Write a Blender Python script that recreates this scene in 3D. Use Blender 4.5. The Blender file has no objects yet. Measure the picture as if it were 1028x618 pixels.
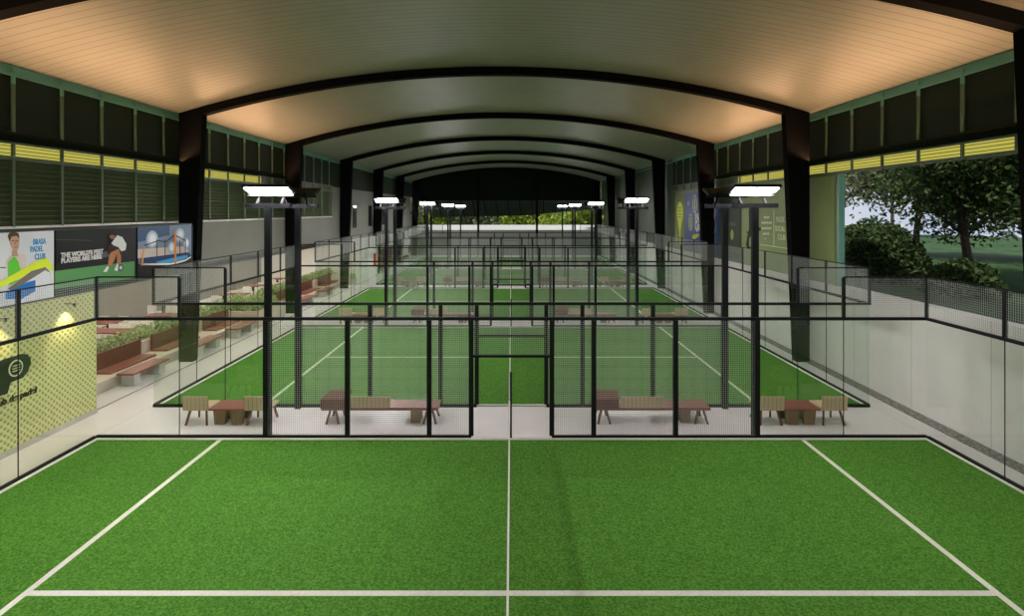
import bpy, math, random
from mathutils import Vector, Matrix
random.seed(7)
C = bpy.context.scene.collection
PI = math.pi
F, H, VX, VY = 525.0, 5.49, 513.5, 211.0     # focal length in px, camera height, horizon point (frame 1028 x 618)

# ------------------------------------------------------------------ materials
def mat(name, col, rough=0.6, metal=0.0, noise=None, bump=None, spec=0.5):
    m = bpy.data.materials.new(name); m.use_nodes = True
    nt = m.node_tree; b = nt.nodes['Principled BSDF']
    b.inputs['Roughness'].default_value = rough; b.inputs['Metallic'].default_value = metal
    b.inputs['Specular IOR Level'].default_value = spec
    b.inputs['Base Color'].default_value = (*col, 1)
    tc = nt.nodes.new('ShaderNodeTexCoord')
    if noise:
        scale, amt = noise[0], noise[1]
        n = nt.nodes.new('ShaderNodeTexNoise'); n.inputs['Scale'].default_value = scale; n.inputs['Detail'].default_value = 4
        if len(noise) > 2:
            mp = nt.nodes.new('ShaderNodeMapping'); mp.inputs['Scale'].default_value = noise[2]
            nt.links.new(tc.outputs['Object'], mp.inputs['Vector']); nt.links.new(mp.outputs['Vector'], n.inputs['Vector'])
        else:
            nt.links.new(tc.outputs['Object'], n.inputs['Vector'])
        r = nt.nodes.new('ShaderNodeValToRGB')
        r.color_ramp.elements[0].position = 0.3; r.color_ramp.elements[1].position = 0.7
        r.color_ramp.elements[0].color = (*[c*(1-amt) for c in col], 1)
        r.color_ramp.elements[1].color = (*[min(1, c*(1+amt)) for c in col], 1)
        nt.links.new(n.outputs['Fac'], r.inputs['Fac']); nt.links.new(r.outputs['Color'], b.inputs['Base Color'])
        if bump:
            bp = nt.nodes.new('ShaderNodeBump'); bp.inputs['Strength'].default_value = bump; bp.inputs['Distance'].default_value = 0.02
            nt.links.new(n.outputs['Fac'], bp.inputs['Height']); nt.links.new(bp.outputs['Normal'], b.inputs['Normal'])
    return m

def stripes(name, col, dark, axis, pitch, frac, rough=0.6, second=None):
    """plain colour with thin darker seams every `pitch` metres along one object axis"""
    m = bpy.data.materials.new(name); m.use_nodes = True
    nt = m.node_tree; b = nt.nodes['Principled BSDF']; b.inputs['Roughness'].default_value = rough
    tc = nt.nodes.new('ShaderNodeTexCoord'); sp = nt.nodes.new('ShaderNodeSeparateXYZ')
    nt.links.new(tc.outputs['Object'], sp.inputs[0])
    def line(ax, p, f):
        d = nt.nodes.new('ShaderNodeMath'); d.operation = 'DIVIDE'; d.inputs[1].default_value = p
        nt.links.new(sp.outputs[ax], d.inputs[0])
        fr = nt.nodes.new('ShaderNodeMath'); fr.operation = 'FRACT'; nt.links.new(d.outputs[0], fr.inputs[0])
        lt = nt.nodes.new('ShaderNodeMath'); lt.operation = 'LESS_THAN'; lt.inputs[1].default_value = f
        nt.links.new(fr.outputs[0], lt.inputs[0]); return lt
    l = line(axis, pitch, frac)
    if second:
        l2 = line(*second); mx = nt.nodes.new('ShaderNodeMath'); mx.operation = 'MAXIMUM'
        nt.links.new(l.outputs[0], mx.inputs[0]); nt.links.new(l2.outputs[0], mx.inputs[1]); l = mx
    mix = nt.nodes.new('ShaderNodeMixRGB'); mix.inputs[1].default_value = (*col, 1); mix.inputs[2].default_value = (*dark, 1)
    nt.links.new(l.outputs[0], mix.inputs[0])
    n = nt.nodes.new('ShaderNodeTexNoise'); n.inputs['Scale'].default_value = 1.3; nt.links.new(tc.outputs['Object'], n.inputs['Vector'])
    mm = nt.nodes.new('ShaderNodeMapRange'); mm.inputs[3].default_value = 0.9; mm.inputs[4].default_value = 1.08
    nt.links.new(n.outputs['Fac'], mm.inputs[0])
    mul = nt.nodes.new('ShaderNodeMixRGB'); mul.blend_type = 'MULTIPLY'; mul.inputs[0].default_value = 1
    nt.links.new(mix.outputs[0], mul.inputs[1]); nt.links.new(mm.outputs[0], mul.inputs[2])
    nt.links.new(mul.outputs[0], b.inputs['Base Color'])
    return m

def emit(name, col, s):
    m = bpy.data.materials.new(name); m.use_nodes = True; nt = m.node_tree; nt.nodes.clear()
    o = nt.nodes.new('ShaderNodeOutputMaterial'); e = nt.nodes.new('ShaderNodeEmission')
    e.inputs[0].default_value = (*col, 1); e.inputs[1].default_value = s; nt.links.new(e.outputs[0], o.inputs[0]); return m

def glass(name):
    m = bpy.data.materials.new(name); m.use_nodes = True; nt = m.node_tree; nt.nodes.clear()
    o = nt.nodes.new('ShaderNodeOutputMaterial'); t = nt.nodes.new('ShaderNodeBsdfTransparent'); t.inputs[0].default_value = (.965, .98, .97, 1)
    g = nt.nodes.new('ShaderNodeBsdfGlossy'); g.inputs['Roughness'].default_value = 0.02; g.inputs[0].default_value = (.95, 1, .97, 1)
    lw = nt.nodes.new('ShaderNodeLayerWeight'); lw.inputs[0].default_value = .5
    pw = nt.nodes.new('ShaderNodeMath'); pw.operation = 'POWER'; pw.inputs[1].default_value = 4.5; nt.links.new(lw.outputs['Facing'], pw.inputs[0])
    f = nt.nodes.new('ShaderNodeMath'); f.operation = 'MULTIPLY_ADD'; f.inputs[1].default_value = .45; f.inputs[2].default_value = .025; nt.links.new(pw.outputs[0], f.inputs[0])
    mx = nt.nodes.new('ShaderNodeMixShader'); nt.links.new(f.outputs[0], mx.inputs[0]); nt.links.new(t.outputs[0], mx.inputs[1])
    nt.links.new(g.outputs[0], mx.inputs[2]); nt.links.new(mx.outputs[0], o.inputs[0]); return m

def leafmat(name, a, b_, tr=0.35):
    m = bpy.data.materials.new(name); m.use_nodes = True; nt = m.node_tree; nt.nodes.clear()
    o = nt.nodes.new('ShaderNodeOutputMaterial'); d = nt.nodes.new('ShaderNodeBsdfDiffuse'); t = nt.nodes.new('ShaderNodeBsdfTranslucent')
    g = nt.nodes.new('ShaderNodeNewGeometry'); r = nt.nodes.new('ShaderNodeValToRGB')
    r.color_ramp.elements[0].color = (*a, 1); r.color_ramp.elements[1].color = (*b_, 1)
    nt.links.new(g.outputs['Random Per Island'], r.inputs[0])
    nt.links.new(r.outputs[0], d.inputs[0]); nt.links.new(r.outputs[0], t.inputs[0])
    mx = nt.nodes.new('ShaderNodeMixShader'); mx.inputs[0].default_value = tr
    nt.links.new(d.outputs[0], mx.inputs[1]); nt.links.new(t.outputs[0], mx.inputs[2]); nt.links.new(mx.outputs[0], o.inputs[0]); return m

def turfmat():
    m = bpy.data.materials.new('turf_green'); m.use_nodes = True; nt = m.node_tree; b = nt.nodes['Principled BSDF']
    b.inputs['Roughness'].default_value = 0.9; b.inputs['Specular IOR Level'].default_value = 0.15
    tc = nt.nodes.new('ShaderNodeTexCoord')
    n = nt.nodes.new('ShaderNodeTexNoise'); n.inputs['Scale'].default_value = 34; n.inputs['Detail'].default_value = 3
    n2 = nt.nodes.new('ShaderNodeTexNoise'); n2.inputs['Scale'].default_value = 0.5
    for q in (n, n2): nt.links.new(tc.outputs['Object'], q.inputs['Vector'])
    r = nt.nodes.new('ShaderNodeValToRGB')
    r.color_ramp.elements[0].position = .3; r.color_ramp.elements[0].color = (.030, .130, .009, 1)
    r.color_ramp.elements[1].position = .72; r.color_ramp.elements[1].color = (.130, .325, .043, 1)
    nt.links.new(n.outputs['Fac'], r.inputs[0])
    mr = nt.nodes.new('ShaderNodeMapRange'); mr.inputs[3].default_value = .9; mr.inputs[4].default_value = 1.1; nt.links.new(n2.outputs['Fac'], mr.inputs[0])
    mul = nt.nodes.new('ShaderNodeMixRGB'); mul.blend_type = 'MULTIPLY'; mul.inputs[0].default_value = 1
    nt.links.new(r.outputs[0], mul.inputs[1]); nt.links.new(mr.outputs[0], mul.inputs[2]); nt.links.new(mul.outputs[0], b.inputs['Base Color'])
    bp = nt.nodes.new('ShaderNodeBump'); bp.inputs['Strength'].default_value = .5; bp.inputs['Distance'].default_value = .01
    nt.links.new(n.outputs['Fac'], bp.inputs['Height']); nt.links.new(bp.outputs[0], b.inputs['Normal'])
    return m

def wallpattern():
    """lime wall covering: staggered small dark pits on a pale yellow-green face"""
    m = bpy.data.materials.new('lime_relief_wall'); m.use_nodes = True; nt = m.node_tree; b = nt.nodes['Principled BSDF']
    b.inputs['Roughness'].default_value = .7
    tc = nt.nodes.new('ShaderNodeTexCoord'); mp = nt.nodes.new('ShaderNodeMapping'); mp.inputs['Rotation'].default_value = (PI/4, 0, 0)
    nt.links.new(tc.outputs['Object'], mp.inputs[0])
    v = nt.nodes.new('ShaderNodeTexVoronoi'); v.inputs['Scale'].default_value = 9; v.inputs['Randomness'].default_value = 0
    mp2 = nt.nodes.new('ShaderNodeMapping'); mp2.inputs['Scale'].default_value = (0, 1, 1)
    nt.links.new(mp.outputs[0], mp2.inputs[0]); nt.links.new(mp2.outputs[0], v.inputs['Vector'])
    r = nt.nodes.new('ShaderNodeValToRGB')
    r.color_ramp.elements[0].position = .12; r.color_ramp.elements[0].color = (.26, .29, .08, 1)
    r.color_ramp.elements[1].position = .42; r.color_ramp.elements[1].color = (.66, .68, .30, 1)
    nt.links.new(v.outputs['Distance'], r.inputs[0]); nt.links.new(r.outputs[0], b.inputs['Base Color'])
    bp = nt.nodes.new('ShaderNodeBump'); bp.inputs['Strength'].default_value = .6; bp.inputs['Distance'].default_value = .03
    nt.links.new(v.outputs['Distance'], bp.inputs['Height']); nt.links.new(bp.outputs[0], b.inputs['Normal'])
    return m

M = dict(
    black=mat('black_steel', (.007, .008, .008), .6, spec=.2),
    beam=mat('black_beam', (.004, .004, .004), .9, spec=.05),
    pole=mat('dark_grey_pole', (.010, .011, .013), .6, spec=.15),
    wire=mat('galvanised_wire', (.42, .45, .42), .5),
    netwire=mat('black_net', (.02, .02, .02), .8),
    white=mat('white_paint', (.80, .80, .76), .6),
    line=mat('white_line', (.78, .78, .70), .8, noise=(30, .08)),
    turf=turfmat(), glass=glass('clear_glass'),
    concrete_floor=mat('concrete_floor', (.74, .71, .69), .35, noise=(.5, .07)),
    concrete=mat('concrete', (.50, .49, .46), .7, noise=(1.5, .10)),
    warm_concrete=mat('warm_concrete', (.56, .50, .42), .7, noise=(2.0, .08)),
    wallconc=stripes('panelled_concrete', (.86, .83, .79), (.6, .58, .55), 'Y', 2.4, .01, .6),
    plaster=mat('grey_plaster', (.25, .245, .22), .8, noise=(.6, .08)),
    roof=stripes('ceiling_sheet', (.31, .30, .245), (.19, .18, .14), 'Y', .28, .10, .5),
    louver=mat('olive_louver', (.085, .115, .045), .55),
    mullion=mat('olive_mullion', (.10, .15, .075), .5),
    teal=mat('teal_rail', (.16, .38, .28), .45),
    olive=stripes('olive_sheet', (.16, .21, .075), (.12, .16, .055), 'Y', .6, .04, .6),
    greensheet=stripes('grey_green_sheet', (.065, .09, .05), (.04, .055, .03), 'Y', .9, .05, .6),
    darkgreen=mat('dark_green_panel', (.035, .055, .03), .6),
    gravel=mat('gravel', (.26, .25, .23), .9, noise=(22, .7), bump=.6),
    drain=mat('drain_slot', (.12, .11, .10), .8),
    lime=wallpattern(),
    redwood=stripes('red_brown_planks', (.16, .045, .032), (.07, .022, .016), 'Z', .11, .10, .5),
    redtop=mat('red_brown_top', (.24, .075, .055), .45, noise=(3, .2, (1, 8, 8))),
    wood=stripes('pale_wood_slats', (.62, .46, .30), (.30, .20, .12), 'X', .105, .10, .5),
    woodseat=mat('pale_wood', (.56, .46, .28), .5, noise=(3, .15, (8, 1, 8))),
    brown=mat('brown_wood', (.20, .12, .06), .5, noise=(3, .2, (8, 8, 1))),
    legs=mat('red_brown_leg', (.16, .06, .035), .5),
    leaf_in=leafmat('planter_leaves', (.16, .27, .07), (.58, .68, .38)),
    leaf_dark=leafmat('dark_leaves', (.014, .034, .012), (.11, .16, .065), .35),
    leaf_mid=leafmat('mid_leaves', (.04, .06, .025), (.26, .28, .17), .35),
    leaf_lime=leafmat('sunlit_leaves', (.16, .24, .03), (.42, .48, .10), .4),
    bark=mat('bark', (.05, .038, .028), .9, noise=(6, .4), bump=.6),
    lawn=mat('lawn', (.016, .055, .009), .95, noise=(1.2, .5)),
    soil=mat('soil', (.06, .045, .03), .95),
    outwhite=mat('white_boundary', (.85, .85, .83), .8),
    canopy=stripes('corrugated_canopy', (.035, .04, .035), (.01, .01, .01), 'X', .45, .25, .6),
    lamp=emit('lamp_panel', (1, .955, .975), 385), lamp2=emit('lamp_panel_soft', (1, .955, .975), 195),
    yellow=emit('yellow_strip', (.80, .72, .13), .62),
    down=emit('added_downlight_lens', (1, .86, .70), 190),
    warm=emit('added_warm_uplight', (1, .55, .28), 205),
    upper=stripes('shade_toned_green_sheet', (.009, .017, .006), (.004, .008, .003), 'Z', .09, .2, .9),  # shade above the yellow band is put into this much darker green
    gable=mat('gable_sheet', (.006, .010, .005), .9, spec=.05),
    dark=mat('dark_interior', (.035, .033, .03), .8),
    slotglass=mat('dark_glass', (.03, .04, .03), .08),
)
PAL = {}
def pcol(r, g, b_):
    k = (r, g, b_)
    if k not in PAL:
        f = lambda c: ((c/255+.055)/1.055)**2.4 if c/255 > .04 else c/255/12.92
        PAL[k] = mat('print_%d_%d_%d' % k, (f(r), f(g), f(b_)), .5, spec=.2)
    return PAL[k]

# ------------------------------------------------------------------ mesh helpers
class MB:
    def __init__(s): s.v = []; s.f = []; s.mi = []; s.cur = 0
    def add(s, vs, fs):
        o = len(s.v); s.v += [tuple(p) for p in vs]; s.f += [tuple(i+o for i in q) for q in fs]; s.mi += [s.cur]*len(fs); return s
    def box(s, x0, x1, y0, y1, z0, z1, rot=None, piv=None):
        vs = [Vector((x, y, z)) for z in (z0, z1) for y in (y0, y1) for x in (x0, x1)]
        if rot is not None:
            pv = Vector(piv) if piv else Vector(((x0+x1)/2, (y0+y1)/2, (z0+z1)/2)); vs = [rot @ (p-pv)+pv for p in vs]
        return s.add(vs, [(0, 2, 3, 1), (4, 5, 7, 6), (0, 1, 5, 4), (2, 6, 7, 3), (0, 4, 6, 2), (1, 3, 7, 5)])
    def bar(s, a, b_, w, h=None, up=(0, 0, 1)):
        a = Vector(a); b_ = Vector(b_); d = (b_-a).normalized(); up = Vector(up)
        if abs(d.dot(up)) > .98: up = Vector((0, 1, 0))
        sx = d.cross(up).normalized()*w/2; sy = sx.cross(d).normalized()*(h or w)/2
        vs = [p+i*sx+j*sy for p in (a, b_) for i, j in ((-1, -1), (1, -1), (1, 1), (-1, 1))]
        return s.add(vs, [(3, 2, 1, 0), (4, 5, 6, 7), (0, 1, 5, 4), (1, 2, 6, 5), (2, 3, 7, 6), (3, 0, 4, 7)])
    def tube(s, a, b_, r0, r1=None, n=10):
        a = Vector(a); b_ = Vector(b_); r1 = r0 if r1 is None else r1; d = (b_-a).normalized()
        up = Vector((0, 0, 1)) if abs(d.z) < .95 else Vector((1, 0, 0)); sx = d.cross(up).normalized(); sy = d.cross(sx)
        vs = [p+r*(math.cos(2*PI*i/n)*sx+math.sin(2*PI*i/n)*sy) for p, r in ((a, r0), (b_, r1)) for i in range(n)]
        return s.add(vs, [(i, (i+1) % n, n+(i+1) % n, n+i) for i in range(n)]+[tuple(range(n))[::-1], tuple(range(n, 2*n))])
    def prism(s, pts, d):
        """pts: polygon of 3D points, d: extrusion vector"""
        n = len(pts); pts = [Vector(p) for p in pts]; d = Vector(d)
        return s.add(pts+[p+d for p in pts], [tuple(range(n))[::-1], tuple(range(n, 2*n))]+[(i, (i+1) % n, n+(i+1) % n, n+i) for i in range(n)])
    def build(s, name, m, parent=None, **props):
        me = bpy.data.meshes.new(name); me.from_pydata(s.v, [], s.f); me.update()
        for x in (m if isinstance(m, (list, tuple)) else [m]): me.materials.append(x)
        if any(s.mi): me.polygons.foreach_set('material_index', s.mi)
        o = bpy.data.objects.new(name, me); C.objects.link(o)
        if parent is not None: o.parent = parent
        for k, v in props.items(): o[k] = v
        return o
def recentre(o):
    """puts a mesh object's origin at the middle of its base"""
    me = o.data; xs = [v.co.x for v in me.vertices]; ys = [v.co.y for v in me.vertices]; zs = [v.co.z for v in me.vertices]
    c = Vector(((min(xs)+max(xs))/2, (min(ys)+max(ys))/2, min(zs)))
    me.transform(Matrix.Translation(-c)); o.location = c; return o
def thing(name, label, cat, loc=(0, 0, 0), rz=0, group=None):
    o = bpy.data.objects.new(name, None); C.objects.link(o); o.location = loc; o.rotation_euler = (0, 0, rz)
    o['label'] = label; o['category'] = cat; o.empty_display_size = .3
    if group: o['group'] = group
    return o
def tag(o, label, cat, group=None, kind=None):
    o['label'] = label; o['category'] = cat
    if group: o['group'] = group
    if kind: o['kind'] = kind
    return o
def struct(mb, name, m, label=None):
    o = mb.build(name, m); o['kind'] = 'structure'
    if label: o['label'] = label
    return o
def dup(root, loc, rz=None, label=None, group=None):
    r = root.copy(); C.objects.link(r); r.location = loc
    if rz is not None: r.rotation_euler = (0, 0, rz)
    if label: r['label'] = label
    if group: r['group'] = group
    for ch in list(root.children):
        c = ch.copy(); C.objects.link(c); c.parent = r
        for g in list(ch.children):
            d = g.copy(); C.objects.link(d); d.parent = c
    return r
def text_part(name, s, size, m, parent, loc, rot, shear=0, bold=0, align='LEFT', sx=1):
    cu = bpy.data.curves.new(name, 'FONT'); cu.body = s; cu.size = size; cu.shear = shear; cu.offset = bold; cu.align_x = align
    cu.extrude = .004; cu.space_line = .85
    t = bpy.data.objects.new(name, cu); C.objects.link(t)
    bpy.context.view_layer.update()
    me = bpy.data.meshes.new_from_object(t.evaluated_get(bpy.context.evaluated_depsgraph_get()))
    bpy.data.objects.remove(t); bpy.data.curves.remove(cu)
    me.materials.clear(); me.materials.append(m)
    o = bpy.data.objects.new(name, me); C.objects.link(o); o.parent = parent; o.location = loc; o.rotation_euler = rot; o.scale = (sx, 1, 1)
    return o

# ------------------------------------------------------------------ camera, world, sun
cam = bpy.data.cameras.new('camera'); co = bpy.data.objects.new('camera', cam); C.objects.link(co)
co.location = (0, 0, H); co.rotation_euler = (PI/2, 0, 0)
cam.sensor_width = 36; cam.sensor_fit = 'HORIZONTAL'; cam.lens = F/1028*36; cam.shift_y = -(309-VY)/1028; cam.shift_x = (514-VX)/1028
cam.clip_end = 500
sc = bpy.context.scene; sc.camera = co
sc.view_settings.view_transform = 'Standard'; sc.view_settings.look = 'None'; sc.view_settings.gamma = 1
sc.view_settings.exposure = 0; sc.view_settings.use_curve_mapping = False
sc.cycles.transparent_max_bounces = 64; sc.cycles.max_bounces = 8; sc.cycles.diffuse_bounces = 4
w = bpy.data.worlds.new('sky'); sc.world = w; w.use_nodes = True; nt = w.node_tree
bg = nt.nodes['Background']; bg.inputs[1].default_value = .85
tc = nt.nodes.new('ShaderNodeTexCoord'); n = nt.nodes.new('ShaderNodeTexNoise'); n.inputs['Scale'].default_value = 3; n.inputs['Detail'].default_value = 5
r = nt.nodes.new('ShaderNodeValToRGB'); r.color_ramp.elements[0].position = .4; r.color_ramp.elements[1].position = .62
r.color_ramp.elements[0].color = (.55, .66, .85, 1); r.color_ramp.elements[1].color = (.92, .93, .95, 1)
nt.links.new(tc.outputs['Generated'], n.inputs['Vector']); nt.links.new(n.outputs['Fac'], r.inputs[0]); nt.links.new(r.outputs[0], bg.inputs[0])
sd = bpy.data.lights.new('sun', 'SUN'); sd.energy = 5.0; sd.angle = .01; sd.color = (1, .95, .85)
so = bpy.data.objects.new('sun', sd); C.objects.link(so); so.location = (-30, -30, 60)
so.rotation_euler = Vector((.45, .30, -.84)).to_track_quat('-Z', 'Y').to_euler()

# ------------------------------------------------------------------ building shell
Y0, Y1 = -12.0, 64.0
XL, XR = -12.1, 10.95
CX, HW = (XL+XR)/2, (XR-XL)/2+.05
RISE, ZS = 1.72, 8.99
RAD = (HW*HW+RISE*RISE)/(2*RISE)
def arch_z(x, off=0.0): return ZS+RISE-RAD+math.sqrt((RAD+off)**2-(x-CX)**2)

mb = MB().box(-22, 13.5, Y0, Y1+3, -.3, 0); struct(mb, 'floor', M['concrete_floor'])
N = 48
def arch_shell(y0, y1, o0, o1, xa=XL-.3, xb=XR+.3, n=N):
    m_ = MB(); vs = []
    for i in range(n+1):
        x = xa+(xb-xa)*i/n
        for y in (y0, y1):
            for o_ in (o0, o1): vs.append((x, y, arch_z(x, o_)))
    fs = []
    for i in range(n):
        a = 4*i; b_ = a+4
        fs += [(a, a+2, b_+2, b_), (a+1, b_+1, b_+3, a+3), (a, b_, b_+1, a+1), (a+2, a+3, b_+3, b_+2)]
    fs += [(0, 1, 3, 2), (4*n, 4*n+2, 4*n+3, 4*n+1)]
    return m_.add(vs, fs)
roof = struct(arch_shell(Y0, Y1+.4, 0, .15), 'ceiling', M['roof'])
for p in roof.data.polygons: p.use_smooth = False

FR = [19.1+8.9*i for i in range(-3, 6)]
ordn = ['rearmost', 'rear', 'first', 'second', 'third', 'fourth', 'fifth', 'sixth', 'seventh']
def portal(y, label):
    t = thing('portal_frame', label, 'steel frame', (CX, y, 0), group='black portal frames carrying the roof')
    d = .32
    for xo, xt, xbm in ((XL+.05, -11.2, -11.56), (XR-.15, 9.92, 10.33)):
        zo = arch_z(xo)-.02; zt = arch_z(xt)-.02
        pts = [(xo-CX, -d/2, 0), (xbm-CX, -d/2, 0), (xt-CX, -d/2, zt), (xo-CX, -d/2, zo)]
        if xo > 0: pts = pts[::-1]
        m_ = MB().prism(pts, (0, d, 0)); m_.build('column', M['beam'], t)
    m_ = arch_shell(-.16, .16, -.29, -.012, -11.25, 9.97)
    m_.v = [(x-CX, yy, z) for x, yy, z in m_.v]
    m_.build('arched_beam', M['beam'], t)
    return t
names = ['behind the viewpoint, out of sight', 'behind the viewpoint at the near end', 'nearest black steel portal frame, cut by the top corners of the view',
         'black portal frame standing level with the second court, beside the picture boards', 'black portal frame beside the leafy square planter, second full arch from the front',
         'black portal frame whose left column stands before the bright cross wall, third full arch', 'black portal frame fourth full arch from the front, beside the slot windows',
         'black portal frame fifth full arch, last before the gable', 'black portal frame at the gable, deepest and smallest arch']
for i, y in enumerate(FR):
    if i < 2: continue
    portal(y, names[i])
# frames behind the viewpoint still hold up the roof

# louvred upper walls
def louver_wall(name, X, sgn, y0, y1, z0, z1, m=None):
    """horizontal sloping blades, one mesh; sgn = +1 when the room is on the +X side"""
    m_ = MB(); z = z0
    while z < z1-.05:
        m_.add([(X-sgn*.10, y0, z), (X, y0, z+.10), (X, y1, z+.10), (X-sgn*.10, y1, z),
                (X-sgn*.11, y0, z+.012), (X-sgn*.01, y0, z+.112), (X-sgn*.01, y1, z+.112), (X-sgn*.11, y1, z+.012)],
               [(0, 1, 2, 3), (7, 6, 5, 4), (0, 4, 5, 1), (1, 5, 6, 2), (2, 6, 7, 3), (3, 7, 4, 0)])
        z += .13
    m_.box(min(X-sgn*.12, X-sgn*.16), max(X-sgn*.12, X-sgn*.16), y0, y1, z0, z1)
    return struct(m_, name, m or M['louver'])
louver_wall('wall_left', XL, 1, Y0, 35.2, 5.10, 6.80)
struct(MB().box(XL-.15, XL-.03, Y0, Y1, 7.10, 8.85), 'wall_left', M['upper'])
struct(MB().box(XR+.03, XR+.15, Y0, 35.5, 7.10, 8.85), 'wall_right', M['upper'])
mb = MB().box(XR, XR+.15, 35.5, Y1, 7.10, 8.95); struct(mb, 'wall_right', M['greensheet'])
ys = [12.67+1.372*k for k in range(-17, 17)]
for sgn, X, zb, nm in ((1, XL, 5.08, 'left'), (-1, XR, 6.70, 'right')):
    m_ = MB(); mt = MB()
    for y in ys:
        if y > 35.2: continue
        m_.box(min(X, X+sgn*.05), max(X, X+sgn*.05), y-.035, y+.035, zb, 8.68)
        mt.box(min(X, X+sgn*.052), max(X, X+sgn*.052), y-.036, y+.036, 8.55, 8.95)
    a, b_ = min(X, X+sgn*.045), max(X, X+sgn*.045)
    for z0, z1 in ((6.70, 6.80), (7.10, 7.16)): m_.box(a, b_, Y0, 35.3, z0, z1)
    struct(m_, 'trim_'+('1' if sgn > 0 else '2'), M['mullion'])
    mt.box(a, b_, Y0, Y1, 8.74, 8.82)
    mt.box(min(X-sgn*.05, X-sgn*.02), max(X-sgn*.05, X-sgn*.02), Y0, Y1, 8.84, 9.02)
    struct(mt, 'trim_'+('3' if sgn > 0 else '4'), M['teal'])
    # emissive yellow band in the louvre gap, behind slim blades
    ye = 25.4
    t = thing('glow_band', 'glowing yellow band running between louvres on the %s wall' % nm, 'light', (X-sgn*.08, (Y0+ye)/2, 6.8))
    L = (ye-Y0)/2
    MB().box(-.02, .02, -L, L, .0, .30).build('glow_panel', M['yellow'], t)
    bl = MB()
    for q in range(3): bl.box(-.012+sgn*.05, .012+sgn*.05, -L, L, .06+.09*q, .075+.09*q)
    bl.build('blade', M['louver'], t)
    mb = MB().box(min(X-sgn*.06, X-sgn*.16), max(X-sgn*.06, X-sgn*.16), ye, 35.3, 6.78, 7.12); struct(mb, 'wall_'+nm, M['louver'])
    # unseen warm emitter in a shaped channel, added to brighten the ceiling
    t = thing('added_cove_light', 'slim added warm cove light washing the ceiling above the %s louvres' % nm, 'light', (X+sgn*.13, 10.0, 7.14))
    L = 17.5
    prof = [(-.08, 0), (.08, 0), (.08, .13), (.065, .13), (.065, .015), (-.065, .015), (-.065, .24), (-.08, .24)]
    pr = [(sgn*a_, z_) for a_, z_ in prof]
    if sgn < 0: pr = pr[::-1]
    ch_ = MB().prism([(a_, -L, z_) for a_, z_ in pr], (0, 2*L, 0)); ch_.build('channel', M['gable'], t)
    led = MB().prism([(sgn*a_, -L+.05, z_) for a_, z_ in ((-.062, .03), (-.035, .03), (-.050, .10), (-.062, .10))][::sgn], (0, 2*L-.1, 0))
    led.mi = [0]*len(led.mi)
    led.mi[3] = 1
    led.build('added_led_strip', [M['gable'], M['warm']], t)

# left lower building parts
mb = MB().box(XL-.3, XL, Y0, 39.7, 3.2, 5.04); struct(mb, 'wall_left', M['plaster'])
mb = MB().box(XL-.32, XL+.05, Y0, 35.2, 5.04, 5.10); struct(mb, 'trim_5', M['white'])
mb = MB().box(XL-.3, XL+.02, 35.2, 62.3, 5.04, 7.08); mb.box(XL-.3, XL, 39.7, Y1, 3.2, 5.04); struct(mb, 'wall_left', M['plaster'])
for k, y in enumerate((40.2, 44.6, 49.4)):
    m_ = MB().box(XL+.02, XL+.05, y-.38, y+.38, 4.2, 5.85); o = struct(m_, 'window_%d' % (k+1), M['slotglass'])
    f_ = MB()
    for q in (-.4, 0, .4): f_.box(XL+.02, XL+.07, y+q-.03, y+q+.03, 4.15, 5.9)
    for z in (4.15, 5.85): f_.box(XL+.02, XL+.07, y-.43, y+.43, z, z+.05)
    f_.build('window_frame', M['black'], o)
mb = MB().box(-19, XL, 14.2, 39.7, 3.2, 3.45); mb.box(-19, XL, Y0, 14.2, 3.3, 3.45); struct(mb, 'ceiling', M['plaster'])
mb = MB().box(-19.2, -19, 8, Y1, 0, 3.45); struct(mb, 'wall_left', M['plaster'])
mb = MB().box(-19, -11.4, 39.7, 44.6, 0, 3.3); struct(mb, 'wall_left', M['white'])
mb = MB().box(-19, -12.6, 44.6, Y1, 0, 3.3); struct(mb, 'wall_left', M['wallconc'])
mb = MB().box(-14.5, XL, 44.6, Y1, 3.2, 3.3); struct(mb, 'ceiling', M['plaster'])
mb = MB().box(-11.57, -11.27, Y0, 14.2, .0, 3.3); struct(mb, 'wall_left', M['lime'])
struct(MB().box(-12.09, -11.33, Y0, 18.55, 3.305, 5.03), 'wall_left', M['darkgreen']); struct(MB().box(-18.99, -11.58, 13.9, 14.2, 0, 3.29), 'wall_left', M['darkgreen'])
mb = MB().box(-11.27, -11.24, Y0, 14.2, 0, .12); struct(mb, 'baseboard_left', M['concrete'])
mb = MB().box(-11.43, -11.38, 14.2, Y1, -.002, .004); struct(mb, 'trim_6', M['drain'])

# right wall
XW = 11.02
mb = MB().box(XW, XW+.35, Y0, Y1, 0, 2.95); struct(mb, 'wall_right', M['wallconc'])
mb = MB().box(10.65, XW, Y0, Y1, 0, .015); struct(mb, 'trim_7', M['gravel'])
def panel(y0, y1, m, z0=2.95, z1=6.70, X=XR):
    return MB().box(X, X+.15, y0, y1, z0, z1)
struct(panel(17.55, 24.9, None), 'wall_right', M['olive'])
struct(panel(24.9, 27.6, None), 'wall_right', M['darkgreen'])
struct(panel(27.6, 35.0, None), 'wall_right', M['olive'])
struct(panel(35.0, 62.2, None, z1=7.1), 'wall_right', M['greensheet']); struct(panel(62.2, Y1, None, z0=6.3, z1=7.1), 'wall_right', M['greensheet'])
mb = MB().box(XR-.02, XR+.17, 17.45, 17.55, 2.95, 6.70); struct(mb, 'trim_8', M['teal'])
o = struct(MB().box(XR-.03, XR, 45.4, 46.7, 2.95, 6.0), 'window_4', M['slotglass'])

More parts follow.
